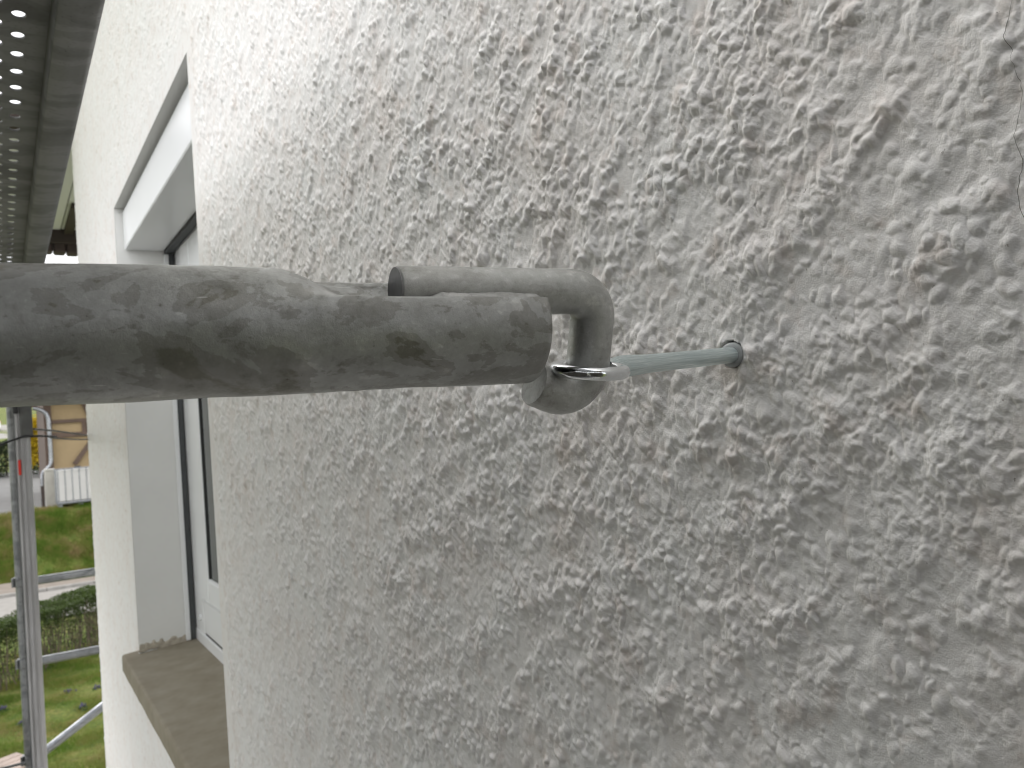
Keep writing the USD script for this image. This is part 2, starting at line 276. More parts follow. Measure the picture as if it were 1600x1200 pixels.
def stucco_h(y, z):
    wy = y + 0.0015 * n2(y / 0.016, z / 0.016, 1) + 0.0007 * n2(y / 0.0045, z / 0.0045, 9); wz = z + 0.0015 * n2(y / 0.016, z / 0.016, 2) + 0.0007 * n2(y / 0.0045, z / 0.0045, 10)
    c, s = math.cos(math.radians(38)), math.sin(math.radians(38))
    u, v = -c * wy + s * wz, s * wy + c * wz
    big = n2(u / 0.034, v / 0.017, 3); mid = n2(u / 0.014, v / 0.010, 4); bil = np.abs(n2(wy / 0.0095, wz / 0.0095, 5)); sm = n2(wy / 0.0046, wz / 0.0046, 6); s2 = n2(wz / 0.0026, wy / 0.0026, 20); fin = n2(y / 0.0013, z / 0.0013, 7)
    broad = n2(u / 0.13, v / 0.08, 11); rough = np.clip(0.72 + 0.40 * n2(y / 0.06, z / 0.06, 12) + 0.30 * big, 0.15, 1.2)
    L = 0.50 * big + 0.40 * mid + 0.22 * broad + 0.18 * sm
    h = 0.0020 * np.log1p(np.exp(2.2 * (L + 0.05))) / 1.5
    py2 = wy + 0.0006 * sm + 0.00035 * s2; pz2 = wz - 0.0006 * n2(wz / 0.0046, wy / 0.0046, 23) + 0.0003 * fin
    d, i = TREE.query(np.stack([py2.ravel(), pz2.ravel()], 1), k=4, workers=-1)
    q = np.clip(1 - (d / PR[i]) ** 2, 0, 1) ** 1.15 * PR[i] * PE[i]
    lump = (0.44 * q.max(1) + 0.08 * q.sum(1)).reshape(y.shape)
    gate = np.clip(0.84 + 0.26 * n2(y / 0.04, z / 0.04, 13) + 0.12 * big, 0.35, 1.12) * (0.60 + 0.40 * np.clip((y - 0.14) / 0.45, 0, 1)) * (1 - 0.45 * np.clip((y - 2.9) / 0.3, 0, 1))
    h = h + lump * gate + (0.0009 * bil + 0.00036 * s2 + 0.00015 * fin) * rough
    return h
def mask_h(y, z, h):
    # smooth painted band round the window opening
    dy = np.maximum(np.maximum(YW0 - y, y - YW1), 0); dz = np.maximum(np.maximum(ZS - 0.06 - z, z - ZL), 0)
    d = np.hypot(dy, dz); k = np.clip((d - 0.035) / 0.03, 0, 1); k = k * k * (3 - 2 * k)
    h = h * k + 0.0004 * (1 - k)
    h = h * np.clip((YC - y) / 0.02, 0.25, 1)
    r = np.hypot(y - BOLT[0], (z - BOLT[1])); ang = np.arctan2(z - BOLT[1], y - BOLT[0]); rr = 0.0080 * (1 + 0.07 * np.sin(2 * ang + 2.4) + 0.04 * np.sin(5 * ang))
    h = np.where(r < rr, -0.012, h)
    return h
def skin(y, z):
    P = np.stack([-0.003 - mask_h(y, z, stucco_h(y, z)), y, z], -1)
    return P
# fan-shaped fine grid near the ring bolt, coarser away from it
yv = [-0.7]
while yv[-1] < YW0:
    q = yv[-1]; yv.append(q + (0.014 if q < -0.12 else 0.0035 if q < 0.13 else max(0.00045, 0.0014 * q)))
yv = np.array(yv); yv = np.append(yv[yv < YW0 - 0.0008], YW0)
h0 = 0.11 + 0.50 * np.maximum(yv, 0)
r = np.concatenate([np.linspace(-2, -1.02, 36), np.linspace(-1, 1, 640), np.linspace(1.02, 2, 36)])
def rowz(r, h):
    lo, hi = -3.5, ZT - 3.5; t = np.clip(np.abs(r) - 1, 0, 1)
    return 3.5 + np.where(np.abs(r) <= 1, r * h, np.sign(r) * h * (1 - t) + np.where(r < 0, lo, hi) * t)
Zf = rowz(r[None, :], h0[:, None]); Yf = np.repeat(yv[:, None], len(r), 1)
parts = [grid(skin(Yf, Zf), flip=False)]
def patch(y0, y1, dy, z0, z1, dz):
    a = np.linspace(y0, y1, max(2, int((y1 - y0) / dy) + 1)); b = np.linspace(z0, z1, max(2, int((z1 - z0) / dz) + 1))
    A, B = np.meshgrid(a, b, indexing='ij'); return grid(skin(A, B))
parts += [patch(YW0, YW1, 0.006, ZL, 5.2, 0.003), patch(YW0, YW1, 0.02, 5.2, ZT, 0.02), patch(YW0, YW1, 0.006, 2.2, ZS - 0.055, 0.004), patch(YW0, YW1, 0.03, 0, 2.2, 0.03),
          patch(YW1, YC, 0.0065, 2.0, 5.5, 0.0045), patch(YW1, YC, 0.03, 5.5, ZT, 0.03), patch(YW1, YC, 0.03, 0, 2.0, 0.03)]
house = thing('house', 'white roughcast house wall with a recessed white window, filling the picture', 'house')
obj('wall', cat_(parts), stucco, house, smooth=True)
ct = np.linspace(0, len(CR) - 1, 260); cy_ = np.interp(ct, np.arange(len(CR)), CR[:, 0]) + 0.0006 * n2(ct * 1.7, ct, 14) + 0.0003 * n2(ct * 6, ct, 15); cz_ = np.interp(ct, np.arange(len(CR)), CR[:, 1])
cx_ = skin(cy_[None], cz_[None])[0][:, 0] - 0.00002
obj('crack', tube(np.stack([cx_, cy_, cz_], 1), 0.00004 + 0.00006 * np.clip(n2(ct * 0.9, ct, 18) + 0.6, 0, 1.4), 6), simple('crack_dirt', (0.16, 0.15, 0.135), 0.9), house)
obj('masonry', cat_([box(0, 0.36, -0.7, YW0 - 0.02, 0, ZT), box(0, 0.36, YW1 + 0.02, YC, 0, ZT), box(0, 0.36, YW0 - 0.02, YW1 + 0.02, ZL + 0.02, ZT), box(0, 0.36, YW0 - 0.02, YW1 + 0.02, 0, ZS - 0.06),
    box(0.36, 6.0, YC - 0.36, YC, 0, ZT), box(0.36, 6.0, -0.7, -0.34, 0, ZT), box(5.64, 6.0, -0.34, YC - 0.36, 0, ZT), box(0.36, 5.64, -0.34, YC - 0.36, ZT - 0.2, ZT)]), body_m, house)
obj('reveal', cat_([box(-0.0028, 0.17, YW1, YW1 + 0.018, ZS - 0.05, ZL + 0.018), box(-0.0028, 0.17, YW0 - 0.018, YW0, ZS - 0.05, ZL + 0.018), box(-0.0028, 0.17, YW0, YW1, ZL, ZL + 0.018)]), plaster, house)
ragged = []
for k in range(110):
    s = trimesh.creation.icosphere(1, 1.0); s.apply_scale([rng.uniform(0.004, 0.012), 0.004, rng.uniform(0.004, 0.010)]); q = rng.uniform(-0.0, 0.145)
    s.apply_translation([q, YW1 - 0.001, 2.770 + 0.082 * q + abs(rng.normal(0, 0.009)) + 0.010 * math.exp(-((q - 0.03) / 0.03) ** 2)]); ragged.append(s)
obj('mortar', cat_(ragged), mortar_m, house, smooth=True)
# sill: sloping slab with a rounded lip
sec = [(-0.053, 2.712), (0.20, 2.712), (0.20, 2.786), (-0.045, 2.766), (-0.051, 2.763), (-0.053, 2.757)]
yy_ = np.linspace(YW0 - 0.05, YW1 + 0.05, 60)
sv, sf = [], []
for k, q in enumerate(yy_):
    for (a, b) in sec: sv.append((a + (0.0005 * n2(np.array([q / 0.05]), np.array([b * 9]), 15)[0] if a < 0 else 0), q, b))
n = len(sec)
for k in range(len(yy_) - 1):
    for j in range(n):
        a, b = k * n + j, k * n + (j + 1) % n; sf += [[a, b, b + n], [a, b + n, a + n]]
for j in range(1, n - 1): sf += [[0, j, j + 1][::-1], [len(sv) - n, len(sv) - n + j, len(sv) - n + j + 1]]
sm_ = trimesh.Trimesh(sv, sf, process=False); sm_.fix_normals()
obj('window_sill', sm_, sill_m, house)
# roller shutter box under the lintel
sb = obj('shutter_box', box(0.022, 0.150, YW0 + 0.004, YW1 - 0.004, 4.160, 4.292, 0.003), panel_m, house)
obj('slot', box(0.1505, 0.176, YW0 + 0.004, YW1 - 0.004, 4.15, 4.292), slot_m, sb)
for yy0, sg in ((YW1, -1), (YW0, 1)):
    a, b = sorted((yy0 - 0.0005 * -sg, yy0 + sg * 0.014))
    gr = obj('guide_rail', cat_([box(0.148, 0.163, a, b, ZS + 0.02, 4.148, 0.002)]), pvc, house)
    a, b = sorted((yy0 + sg * 0.0005, yy0 + sg * 0.010))
    obj('slot', box(0.1632, 0.181, a, b, ZS + 0.02, 4.15), slot_m, gr)
# window: outer frame, sash, gasket, pane, lower strip
win = obj('window', cat_([box(0.185, 0.245, YW1 - 0.145, YW1 + 0.012, 2.80, 4.30, 0.004), box(0.185, 0.245, YW0 - 0.01, YW0 + 0.145, 2.80, 4.30, 0.004),
    box(0.186, 0.244, YW0 + 0.144, YW1 - 0.144, 2.828, 2.942, 0.004), box(0.186, 0.244, YW0 + 0.144, YW1 - 0.144, 4.16, 4.29, 0.004), box(0.182, 0.24, YW0 - 0.01, YW1 + 0.012, 2.782, 2.8225, 0.003)]), pvc, house)
g0, g1, gz0, gz1 = YW0 + 0.285, YW1 - 0.285, 3.03, 4.02
obj('sash', cat_([box(0.176, 0.236, g1, YW1 - 0.148, 2.949, 4.15, 0.006), box(0.176, 0.236, YW0 + 0.148, g0, 2.949, 4.15, 0.006), box(0.177, 0.235, g0, g1, 2.949, gz0, 0.006), box(0.177, 0.235, g0, g1, gz1, 4.15, 0.006)]), pvc, win)
obj('gasket', cat_([box(0.181, 0.226, g1 - 0.007, g1 + 0.001, gz0, gz1), box(0.188, 0.226, g0 - 0.001, g0 + 0.007, gz0, gz1), box(0.1885, 0.2255, g0, g1, gz0 - 0.001, gz0 + 0.006), box(0.1885, 0.2255, g0, g1, gz1 - 0.012, gz1 + 0.001)]), rubber, win)
obj('pane', box(0.186, 0.1905, g0 + 0.001, g1 - 0.001, gz0 + 0.001, gz1 - 0.001), glass_m, win)
obj('seam', cat_([box(0.190, 0.235, YW0 + 0.15, YW1 - 0.15, 2.9425, 2.9485), box(0.188, 0.235, YW0 + 0.05, YW1 - 0.05, 2.8226, 2.8278)]), rubber, win)
sc = trimesh.creation.cylinder(0.011, 0.008, sections=16); sc.apply_transform(trimesh.transformations.rotation_matrix(np.pi / 2, [0, 1, 0])); sc.apply_translation([0.183, 3.03, 2.872]); obj('cap', sc, pvc, win, smooth=40)
cu_y = np.linspace(YW0 - 0.1, YW1 + 0.1, 160)
obj('curtain', grid(np.stack([np.stack([0.31 + 0.012 * np.sin(cu_y * 55) + 0.006 * np.sin(cu_y * 23), cu_y, np.full(160, zq)], 1) for zq in (2.8, 4.5)])), simple('curtain_cloth', (0.5, 0.52, 0.48), 0.9, 0, 0.04, 20), house, smooth=True)
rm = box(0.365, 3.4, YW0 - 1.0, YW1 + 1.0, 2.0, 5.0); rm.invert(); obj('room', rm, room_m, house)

# ---------------------------------------------------------------- scaffold tie (tube with a crushed end and welded hook)
AX0 = CAM + np.array([0, 0.3219, 0.0377]); AXD = np.array([1, -0.1063, -0.0076]); AXD /= np.linalg.norm(AXD); SC = 1 / AXD[0]
roll = math.radians(18)
N1 = np.cross(AXD, [0, 0, 1.0]); N1 /= np.linalg.norm(N1); N2 = np.cross(N1, AXD)     # N1 points towards -y (camera side), N2 up
N1 = N1 if N1[1] < 0 else -N1
HB = math.cos(roll) * N2 + math.sin(roll) * N1; SB = math.cos(roll) * N1 - math.sin(roll) * N2     # "top" and "side" of the saddle
def loc(s, h, w=0.0): return AX0 + AXD * (s * SC) + HB * h + SB * w
R0, AL = 0.02415, math.radians(46)
S_END, S_ROD, S_T0, S_T1, S_HK = 0.1965, 0.1371, 0.088, 0.136, 0.2293
def section(s, R, th):
    k = np.clip((s - S_T0) / (S_T1 - S_T0), 0, 1); k = k * k * (3 - 2 * k)
    h, w = R * np.cos(th), R * np.sin(th)                      # th from the top
    a = np.clip(np.abs(np.angle(np.exp(1j * th))) / AL, 0, 1)
    tro = R * math.cos(AL) - 0.0118 * np.cos(a * np.pi / 2) ** 0.8
    inside = np.abs(np.angle(np.exp(1j * th))) < AL
    h = np.where(inside, h * (1 - k) + tro * k, h); w = np.where(inside, w * (1 - 0.06 * k), w)
    return h, w
th = np.linspace(-np.pi, np.pi, 161)[:-1]
ss = np.concatenate([np.linspace(-0.55, 0.05, 60), np.linspace(0.052, S_END, 170)])
outer = []
for s in ss:
    h, w = section(s, R0, th)
    d = 0.00022 * n2(np.full(th.shape, s / 0.02), np.cos(th) * 3 + 5, 16) + 0.0001 * n2(np.full(th.shape, s / 0.006), th * 4, 17)
    if s > S_END - 0.002: d = d - 0.0006 * ((s - S_END + 0.002) / 0.002) ** 2
    L = np.hypot(h, w); outer.append([loc(s, a * (1 + e), b * (1 + e)) for a, b, e in zip(h, w, d / np.maximum(L, 0.012))])
outer = np.array(outer)
inner = []
for s in (S_END, S_END - 0.05):
    h, w = section(s, R0, th); inner.append([loc(s, -0.004 + (a + 0.004) * 0.86, b * 0.88) for a, b in zip(h, w)])
def close(P): return np.concatenate([P, P[:, :1]], 1)
tb = cat_([grid(close(outer)), grid(close(np.stack([outer[-1], np.array(inner[0])]))), grid(close(np.stack([np.array(inner[0]), np.array(inner[1])])))])
tb.fix_normals() if False else None
tie = thing('scaffold_tie', 'grey galvanised scaffold tie tube with flattened end and welded hook', 'scaffold tie')
obj('tube', tb, galv_tie, tie, smooth=50)
# hook: straight rod in the saddle, bend down, leg, bend back and up
HR, HC, BR = 0.0100, 0.0158, 0.0125
path = [loc(S_ROD, HC), loc(S_ROD + 0.0006, HC)] + [loc(s, HC) for s in np.linspace(S_ROD + 0.003, S_HK - BR, 30)]
for a in np.linspace(0, np.pi / 2, 14)[1:]: path.append(loc(S_HK - BR + BR * math.sin(a), HC - BR + BR * math.cos(a)))
HBOT = -0.0305
for h in np.linspace(HC - BR, HBOT + BR, 10)[1:]: path.append(loc(S_HK, h))
for a in np.linspace(0, math.radians(112), 18)[1:]: path.append(loc(S_HK - BR + BR * math.cos(a), HBOT + BR - BR * math.sin(a)))
a = math.radians(112); dl = np.array([-math.sin(a), -math.cos(a)]); e0 = np.array([S_HK - BR + BR * math.cos(a), HBOT + BR - BR * math.sin(a)])
for q in np.linspace(0, 0.0105, 8)[1:]: path.append(loc(*(e0 + dl * q)))
path = np.array(path); rad = np.full(len(path), HR); rad[0] = HR - 0.0005; rad[-1] = HR - 0.0006
hk = obj('hook', tube(path, rad, 40), galv_rod, tie, smooth=45)
ec = trimesh.creation.cylinder(HR - 0.0006, 0.0008, sections=40)
T = trimesh.geometry.align_vectors([0, 0, 1], AXD); T[:3, 3] = loc(S_ROD - 0.0002, HC); ec.apply_transform(T); obj('cut_face', ec, cut_steel, hk, smooth=40)
for sg in (1, -1):                                             # weld fillet either side of the rod
    sw = np.linspace(S_ROD + 0.005, S_END - 0.001, 70); aw = np.linspace(0, 2 * np.pi, 25)[:-1]; wl_ = []
    for s in sw:
        e = min(1, (s - sw[0]) / 0.012 + 0.25) * min(1, (sw[-1] - s) / 0.006 + 0.5); rip = 1 + 0.02 * math.sin((s - 0.13) * 1500) + 0.08 * n2(np.array([s / 0.012]), np.array([sg * 3.0]), 21)[0]
        wl_.append([loc(s, 0.0130 + (0.0044 * e * rip) * math.cos(a), sg * (0.0137 + (0.0052 * e * rip) * math.sin(a))) for a in aw])
    obj('weld_bead', grid(close(np.array(wl_))), galv_weld, tie, smooth=True)
# ---------------------------------------------------------------- ring bolt and plug
RC = CAM + np.array([0.2263, 0.2972, 0.0163]); WP = np.array([0.0, BOLT[0], BOLT[1]])
BD = (WP - RC); BL = np.linalg.norm(BD); BD /= BL
bs = np.cross(BD, [0, 0, 1.0]); bs /= np.linalg.norm(bs); bs = bs if bs[1] < 0 else -bs; bu = np.cross(bs, BD); bu = bu if bu[2] > 0 else -bu
rl = math.radians(11); RS = math.cos(rl) * bs - math.sin(rl) * bu
bolt = thing('ring_bolt', 'bright zinc ring bolt hooked into the tie and screwed into the wall', 'ring bolt')
rr_, wr = 0.0152, 0.0030
cp = [RC + BD * (rr_ * 1.02 * math.cos(a)) + RS * (rr_ * math.sin(a)) for a in np.linspace(0, 2 * np.pi, 73)]
obj('ring', tube(cp, wr, 20, caps=False), zinc, bolt, smooth=True)
sl = np.linspace(0.0135, BL + 0.02, 60)
def shr(q): return 0.0046 + 0.0006 * math.exp(-((q - 0.030) / 0.012) ** 2) - 0.0010 * math.exp(-((q - 0.0135) / 0.006) ** 2)
an = np.linspace(0, 2 * np.pi, 33)[:-1]; RU = np.cross(BD, RS)
Ps = np.array([[[q * 1.0, *(shr(q) * np.array([math.cos(a), math.sin(a)]) * (1 + 0.02 * math.sin(13 * a)))] for a in an] for q in sl])
sh = grid(close(Ps)); shp = UsdGeom.Mesh(obj('shaft', sh, shaft_m, bolt, smooth=True))
UsdGeom.Xformable(shp).AddTransformOp().Set(Gf.Matrix4d(*[float(x) for x in [*BD, 0, *RS, 0, *RU, 0, *RC, 1]]))
prof = [(0.0046, -0.0095), (0.0062, -0.0092), (0.0072, -0.0080), (0.0074, -0.002), (0.0074, 0.02)]
pv = np.array([[WP + BD * q + rr2 * (math.cos(a) * RS + math.sin(a) * RU) for a in an] for rr2, q in prof])
pl = thing('wall_plug', 'grey plastic wall plug collar around the ring bolt shaft in the wall', 'wall plug')
obj('collar', grid(close(pv)), plug_m, pl, smooth=50)

# ---------------------------------------------------------------- scaffold deck overhead
dk = thing('scaffold_deck', 'perforated galvanised steel scaffold plank overhead, seen from below along the wall', 'scaffold deck', group='steel scaffold planks')
XE, XI, ZR, ZD, DY0, DY1 = -0.2525, -0.3005, 3.97, 4.002, -0.9, 5.6
cells = []
px_, py_ = 0.0235, 0.0575
colx = [-0.3315 - px_ * k for k in range(9)]
na = 20
for k, cx in enumerate(colx):
    oy = 0.0 if k % 2 == 0 else py_ / 2
    for j in range(int((DY1 - DY0) / py_) + 1):
        cy = DY0 + j * py_ + oy + 0.033
        an2 = np.linspace(0, 2 * np.pi, na, endpoint=False) + np.pi / 4
        sq = np.stack([np.cos(an2), np.sin(an2)], 1); sq /= np.abs(sq).max(1, keepdims=True); sq *= [px_ / 2, py_ / 2]
        ci = np.stack([np.cos(an2) * 0.0072, np.sin(an2) * 0.0092], 1); cb = ci * 1.1
        P = np.stack([np.c_[sq + [cx, cy], np.full(na, ZD)], np.c_[cb + [cx, cy], np.full(na, ZD)], np.c_[ci + [cx, cy], np.full(na, ZD + 0.0012)], np.c_[ci * 0.97 + [cx, cy], np.full(na, ZD + 0.0022)]])
        cells.append(grid(close(P)))
xl = colx[-1] - px_ / 2; xr = colx[0] + px_ / 2
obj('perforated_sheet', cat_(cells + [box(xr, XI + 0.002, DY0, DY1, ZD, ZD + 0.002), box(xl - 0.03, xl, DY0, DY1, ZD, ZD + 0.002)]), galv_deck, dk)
# rolled edge profile
def extr(sec2, y0, y1):
    a = np.array([[x, y0, z] for x, z in sec2]); b = np.array([[x, y1, z] for x, z in sec2]); return grid(np.stack([a, b]))
ed = [(XI, ZD + 0.001), (XI + 0.001, ZR + 0.006), (XI + 0.003, ZR + 0.001), (XI + 0.007, ZR), (XI + 0.018, ZR - 0.0008), (XI + 0.024, ZR - 0.0002), (XI + 0.034, ZR + 0.0012), (XE - 0.007, ZR + 0.0022), (XE - 0.002, ZR + 0.005), (XE, ZR + 0.011), (XE, ZD + 0.01)]
ed = np.array(ed); edo = ed + [0, 0.0025]
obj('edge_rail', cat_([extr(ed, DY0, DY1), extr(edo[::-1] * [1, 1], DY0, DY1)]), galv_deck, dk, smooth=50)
ed2 = ed.copy(); ed2[:, 0] = 2 * ((xl - 0.03 + XI) / 2) - ed2[:, 0]
obj('edge_rail', extr(ed2[::-1], DY0, DY1), galv_deck, dk)

def copy_of(root, name, label, cat, loc, group=None):
    x = UsdGeom.Xform.Define(stage, numbered('/World/' + name)); x.GetPrim().GetReferences().AddInternalReference(root.GetPath())
    x.GetPrim().GetAttribute('xformOp:translate').Set(Gf.Vec3d(*loc)); x.GetPrim().SetInstanceable(True)
    return tag(x, label, cat, group)
copy_of(dk, 'scaffold_deck', 'second perforated steel plank overhead, outward of the first one', 'scaffold deck', (-0.30, 0, 0), 'steel scaffold planks')
copy_of(dk, 'scaffold_deck', 'third perforated steel plank overhead, outermost of the upper level', 'scaffold deck', (-0.60, 0, 0), 'steel scaffold planks')
copy_of(dk, 'scaffold_deck', 'perforated steel plank of the lower level, nearest to the wall', 'scaffold deck', (-0.23, 0, -2.0), 'steel scaffold planks')
copy_of(dk, 'scaffold_deck', 'perforated steel plank of the lower level, outermost', 'scaffold deck', (-0.53, 0, -2.0), 'steel scaffold planks')
ub_m = simple("upper_board_wood", (0.42, 0.34, 0.25), 0.8, 0, 0.2, 5)
for k, wh in enumerate(('nearest the wall', 'middle one', 'outermost')):
    ubx = thing('upper_board', 'wooden scaffold board of the topmost level above the window, ' + wh, 'board', group='boards of the topmost scaffold level')
    obj('board', box(-0.57 - 0.3 * k, -0.285 - 0.3 * k, 2.9, 5.6, 5.98, 6.025, 0.004), ub_m, ubx)
def sheet(P0, P1, z0, z1, n=60):
    t = np.linspace(0, 1, n)[:, None]; q = np.array(P0)[None] * (1 - t) + np.array(P1)[None] * t; zq = np.linspace(z0, z1, 40)
    nn = np.array([-(P1[1] - P0[1]), P1[0] - P0[0]]); nn = nn / np.linalg.norm(nn); L = np.hypot(*(np.array(P1) - P0)) * t[:, 0]
    A, B = np.meshgrid(L, zq, indexing='ij'); w = 0.03 * np.sin(A * 4 + B) + 0.012 * np.sin(B * 7 + A * 2)
    return grid(np.stack([q[:, None, 0] + nn[0] * w, q[:, None, 1] + nn[1] * w, B], -1))
net_m = mat('debris_net', {'d': ('diffuse_bsdf', {'color': (0.21, 0.19, 0.165)}), 't': ('transparent_bsdf', {'color': (1, 1, 1)}), 'm': ('mix_closure', {'fac': 0.78})}, [('d.BSDF', 'm.closure1'), ('t.BSDF', 'm.closure2')], 'm.closure')
tag(obj('scaffold_netting', sheet((-1.34, 1.35), (-1.34, 5.4), 1.3, 3.95), net_m, smooth=True), 'grey debris netting hung on the outer side of the scaffold', 'netting')
tarp_m = simple('tarpaulin', (0.062, 0.056, 0.05), 0.6, 0, 0.1, 3)
tp = thing('tarpaulin', 'dark tarpaulin closing the near end and outer side of the scaffold', 'tarpaulin')
obj('side_sheet', sheet((-1.34, -1.1), (-1.34, 1.3), 1.3, 3.95), tarp_m, tp, smooth=True); obj('end_sheet', sheet((-0.06, -1.15), (-1.32, -1.15), 1.3, 3.95), tarp_m, tp, smooth=True)
gb = thing('gap_board', 'wooden board closing the gap between the upper planks and the wall', 'board')
obj('board', box(-0.245, -0.03, -1.1, -0.25, 4.006, 4.04, 0.004), simple('board_wood', (0.22, 0.16, 0.10), 0.75, 0, 0.2, 6), gb)
# ---------------------------------------------------------------- scaffold posts, rails, cable beyond the window
po = thing('scaffold_post', 'grey aluminium scaffold post with red sticker in front of the lawn', 'scaffold post')
def prof_post(z0, z1, x0, x1, y0, y1, g=True):
    w = x1 - x0; p = [(x0, y0 + 0.006), (x0 + 0.002, y0 + 0.001), (x0 + 0.0065, y0)]
    if g: p += [(x0 + 0.0075, y0 + 0.004), (x0 + 0.0115, y0 + 0.004), (x0 + 0.0125, y0 - 0.001), (x0 + 0.022, y0 - 0.002), (x0 + 0.023, y0 + 0.0005), (x0 + 0.029, y0 + 0.0005), (x0 + 0.030, y0 - 0.0015)]
    p += [(x1 - 0.004, y0), (x1 - 0.001, y0 + 0.001), (x1, y0 + 0.006), (x1, y1 - 0.005), (x1 - 0.005, y1), (x0 + 0.005, y1), (x0, y1 - 0.005)]
    a = np.array([[x, y, z0] for x, y in p]); b = np.array([[x, y, z1] for x, y in p]); top = trimesh.Trimesh(np.vstack([b, b.mean(0)]), [[i, (i + 1) % len(p), len(p)] for i in range(len(p))], process=False)
    return cat_([grid(close(np.stack([a, b]))), top])
PX = -0.3335
obj('profile', prof_post(0, 3.90, PX, PX + 0.0405, 3.0, 3.045), alu, po)
obj('sleeve', prof_post(3.53, 3.92, PX + 0.012, PX + 0.0485, 2.9955, 3.052, False), galv_deck, po)
obj('sticker', box(PX + 0.0035, PX + 0.0115, 2.9965, 2.9985, 3.415, 3.462, 0.0005), red_m, po)
kn = cat_([box(PX - 0.003, PX + 0.011, 2.984, 2.998, 3.606, 3.632, 0.003), box(PX + 0.001, PX + 0.007, 2.98, 2.985, 3.612, 3.626, 0.001)])
obj('locking_pin', kn, rubber, po)
obj('side_strip', box(PX - 0.0045, PX - 0.0006, 3.006, 3.04, 0, 3.9), dark_tube, po)
def straight(name, a, b, rr3, m, label, cat, group=None, ns=18):
    t = tube(np.linspace(a, b, 6), rr3, ns); return tag(obj(name, t, m, smooth=40), label, cat, group)
sd = thing('scaffold_standard', 'dark scaffold upright tube just behind the aluminium post at the gable', 'scaffold upright', (-0.3165, 5.5, 0))
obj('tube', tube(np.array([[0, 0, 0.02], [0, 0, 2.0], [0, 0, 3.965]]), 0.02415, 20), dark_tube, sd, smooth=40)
for zc in (1.755, 2.29, 2.745):
    cpl = cat_([trimesh.creation.cylinder(0.034, 0.052, sections=20, transform=trimesh.transformations.translation_matrix([0, 0, zc])), box(-0.02, 0.05, -0.055, -0.02, zc - 0.022, zc + 0.022, 0.004), trimesh.creation.cylinder(0.007, 0.05, sections=10, transform=trimesh.transformations.translation_matrix([-0.036, -0.02, zc]))])
    obj('coupler', cpl, dark_tube, sd)
obj('base_plate', box(-0.075, 0.075, -0.075, 0.075, 0.0, 0.018), dark_tube, sd)
straight('guard_rail', (-0.30, 5.46, 2.742), (2.3, 5.46, 2.752), 0.0242, galv_far, 'upper horizontal galvanised guard rail in front of the grass bank', 'guard rail')
straight('guard_rail', (-0.30, 5.46, 2.292), (2.3, 5.46, 2.29), 0.0242, galv_far, 'lower horizontal galvanised guard rail in front of the hedge', 'guard rail')
straight('diagonal_brace', (-0.30, 5.445, 1.757), (1.4, 5.445, 2.755), 0.0242, galv_far, 'slanting galvanised brace tube rising to the right before the lawn', 'brace tube')
straight('thin_rod', (-0.30, 5.46, 1.752), (-1.6, 5.46, 1.74), 0.0075, dark_tube, 'thin dark rod running left from the lowest coupler', 'rod', ns=10)
def cable(pts, rr4):
    from scipy.interpolate import CubicSpline
    p = np.array(pts, float); t = np.r_[0, np.cumsum(np.linalg.norm(np.diff(p, axis=0), axis=1))]; return tube(CubicSpline(t, p)(np.linspace(0, t[-1], 90)), rr4, 8)
cb = thing('cable', 'black cable tied round the aluminium post and strung to the right', 'cable')
obj('strand', cable([(-0.62, 2.55, 3.44), (-0.43, 2.85, 3.492), (-0.3365, 2.9925, 3.527), (-0.31, 2.990, 3.535), (-0.283, 2.992, 3.534), (-0.22, 3.25, 3.528), (-0.10, 4.1, 3.519), (0.05, 5.05, 3.524), (0.3, 6.2, 3.56)], 0.0032), black_m, cb, True)
obj('strand', cable([(-0.282, 3.056, 3.556), (-0.23, 3.3, 3.553), (-0.10, 4.1, 3.545), (0.02, 4.85, 3.537), (0.3, 6.2, 3.575)], 0.0034), black_m, cb, True)

# ---------------------------------------------------------------- eave of the annex beyond the corner
an_ = thing('annex', 'low annex beyond the house corner with pale soffit and dark tiled eave', 'annex')
wood_d = simple('dark_timber', (0.035, 0.024, 0.02), 0.7, 0, 0.25, 12)
tile_m = simple('dark_tile', (0.045, 0.03, 0.027), 0.7, 0, 0.3, 20)
soff_m = simple('soffit', (0.62, 0.63, 0.60), 0.6, 0, 0.03, 5)
obj('wall', box(0.7, 5.5, YC + 0.02, 7.2, 0, 5.0), body_m, an_)
obj('soffit', cat_([box(-0.75, 0.075, 4.95, 7.00, 5.118, 5.14), box(0.082, 0.70, 4.95, 7.00, 5.121, 5.14)]), soff_m, an_)
obj('bargeboard', box(-0.8, 0.72, 7.02, 7.055, 5.02, 5.2, 0.004), wood_d, an_)
obj('eaves_board', box(0.10, 0.16, 6.2, 7.015, 5.085, 5.117), wood_d, an_)
obj('roof', box(-0.85, 5.6, 4.7, 7.05, 5.145, 5.19), tile_m, an_)
for k in range(18):
    q = -0.85 + k * 0.088; zt = 4.99 + rng.normal(0, 0.006)
    obj('tile', box(q, q + 0.083, 7.06, 7.20, zt - 0.03, zt + 0.12, 0.012), tile_m, an_)

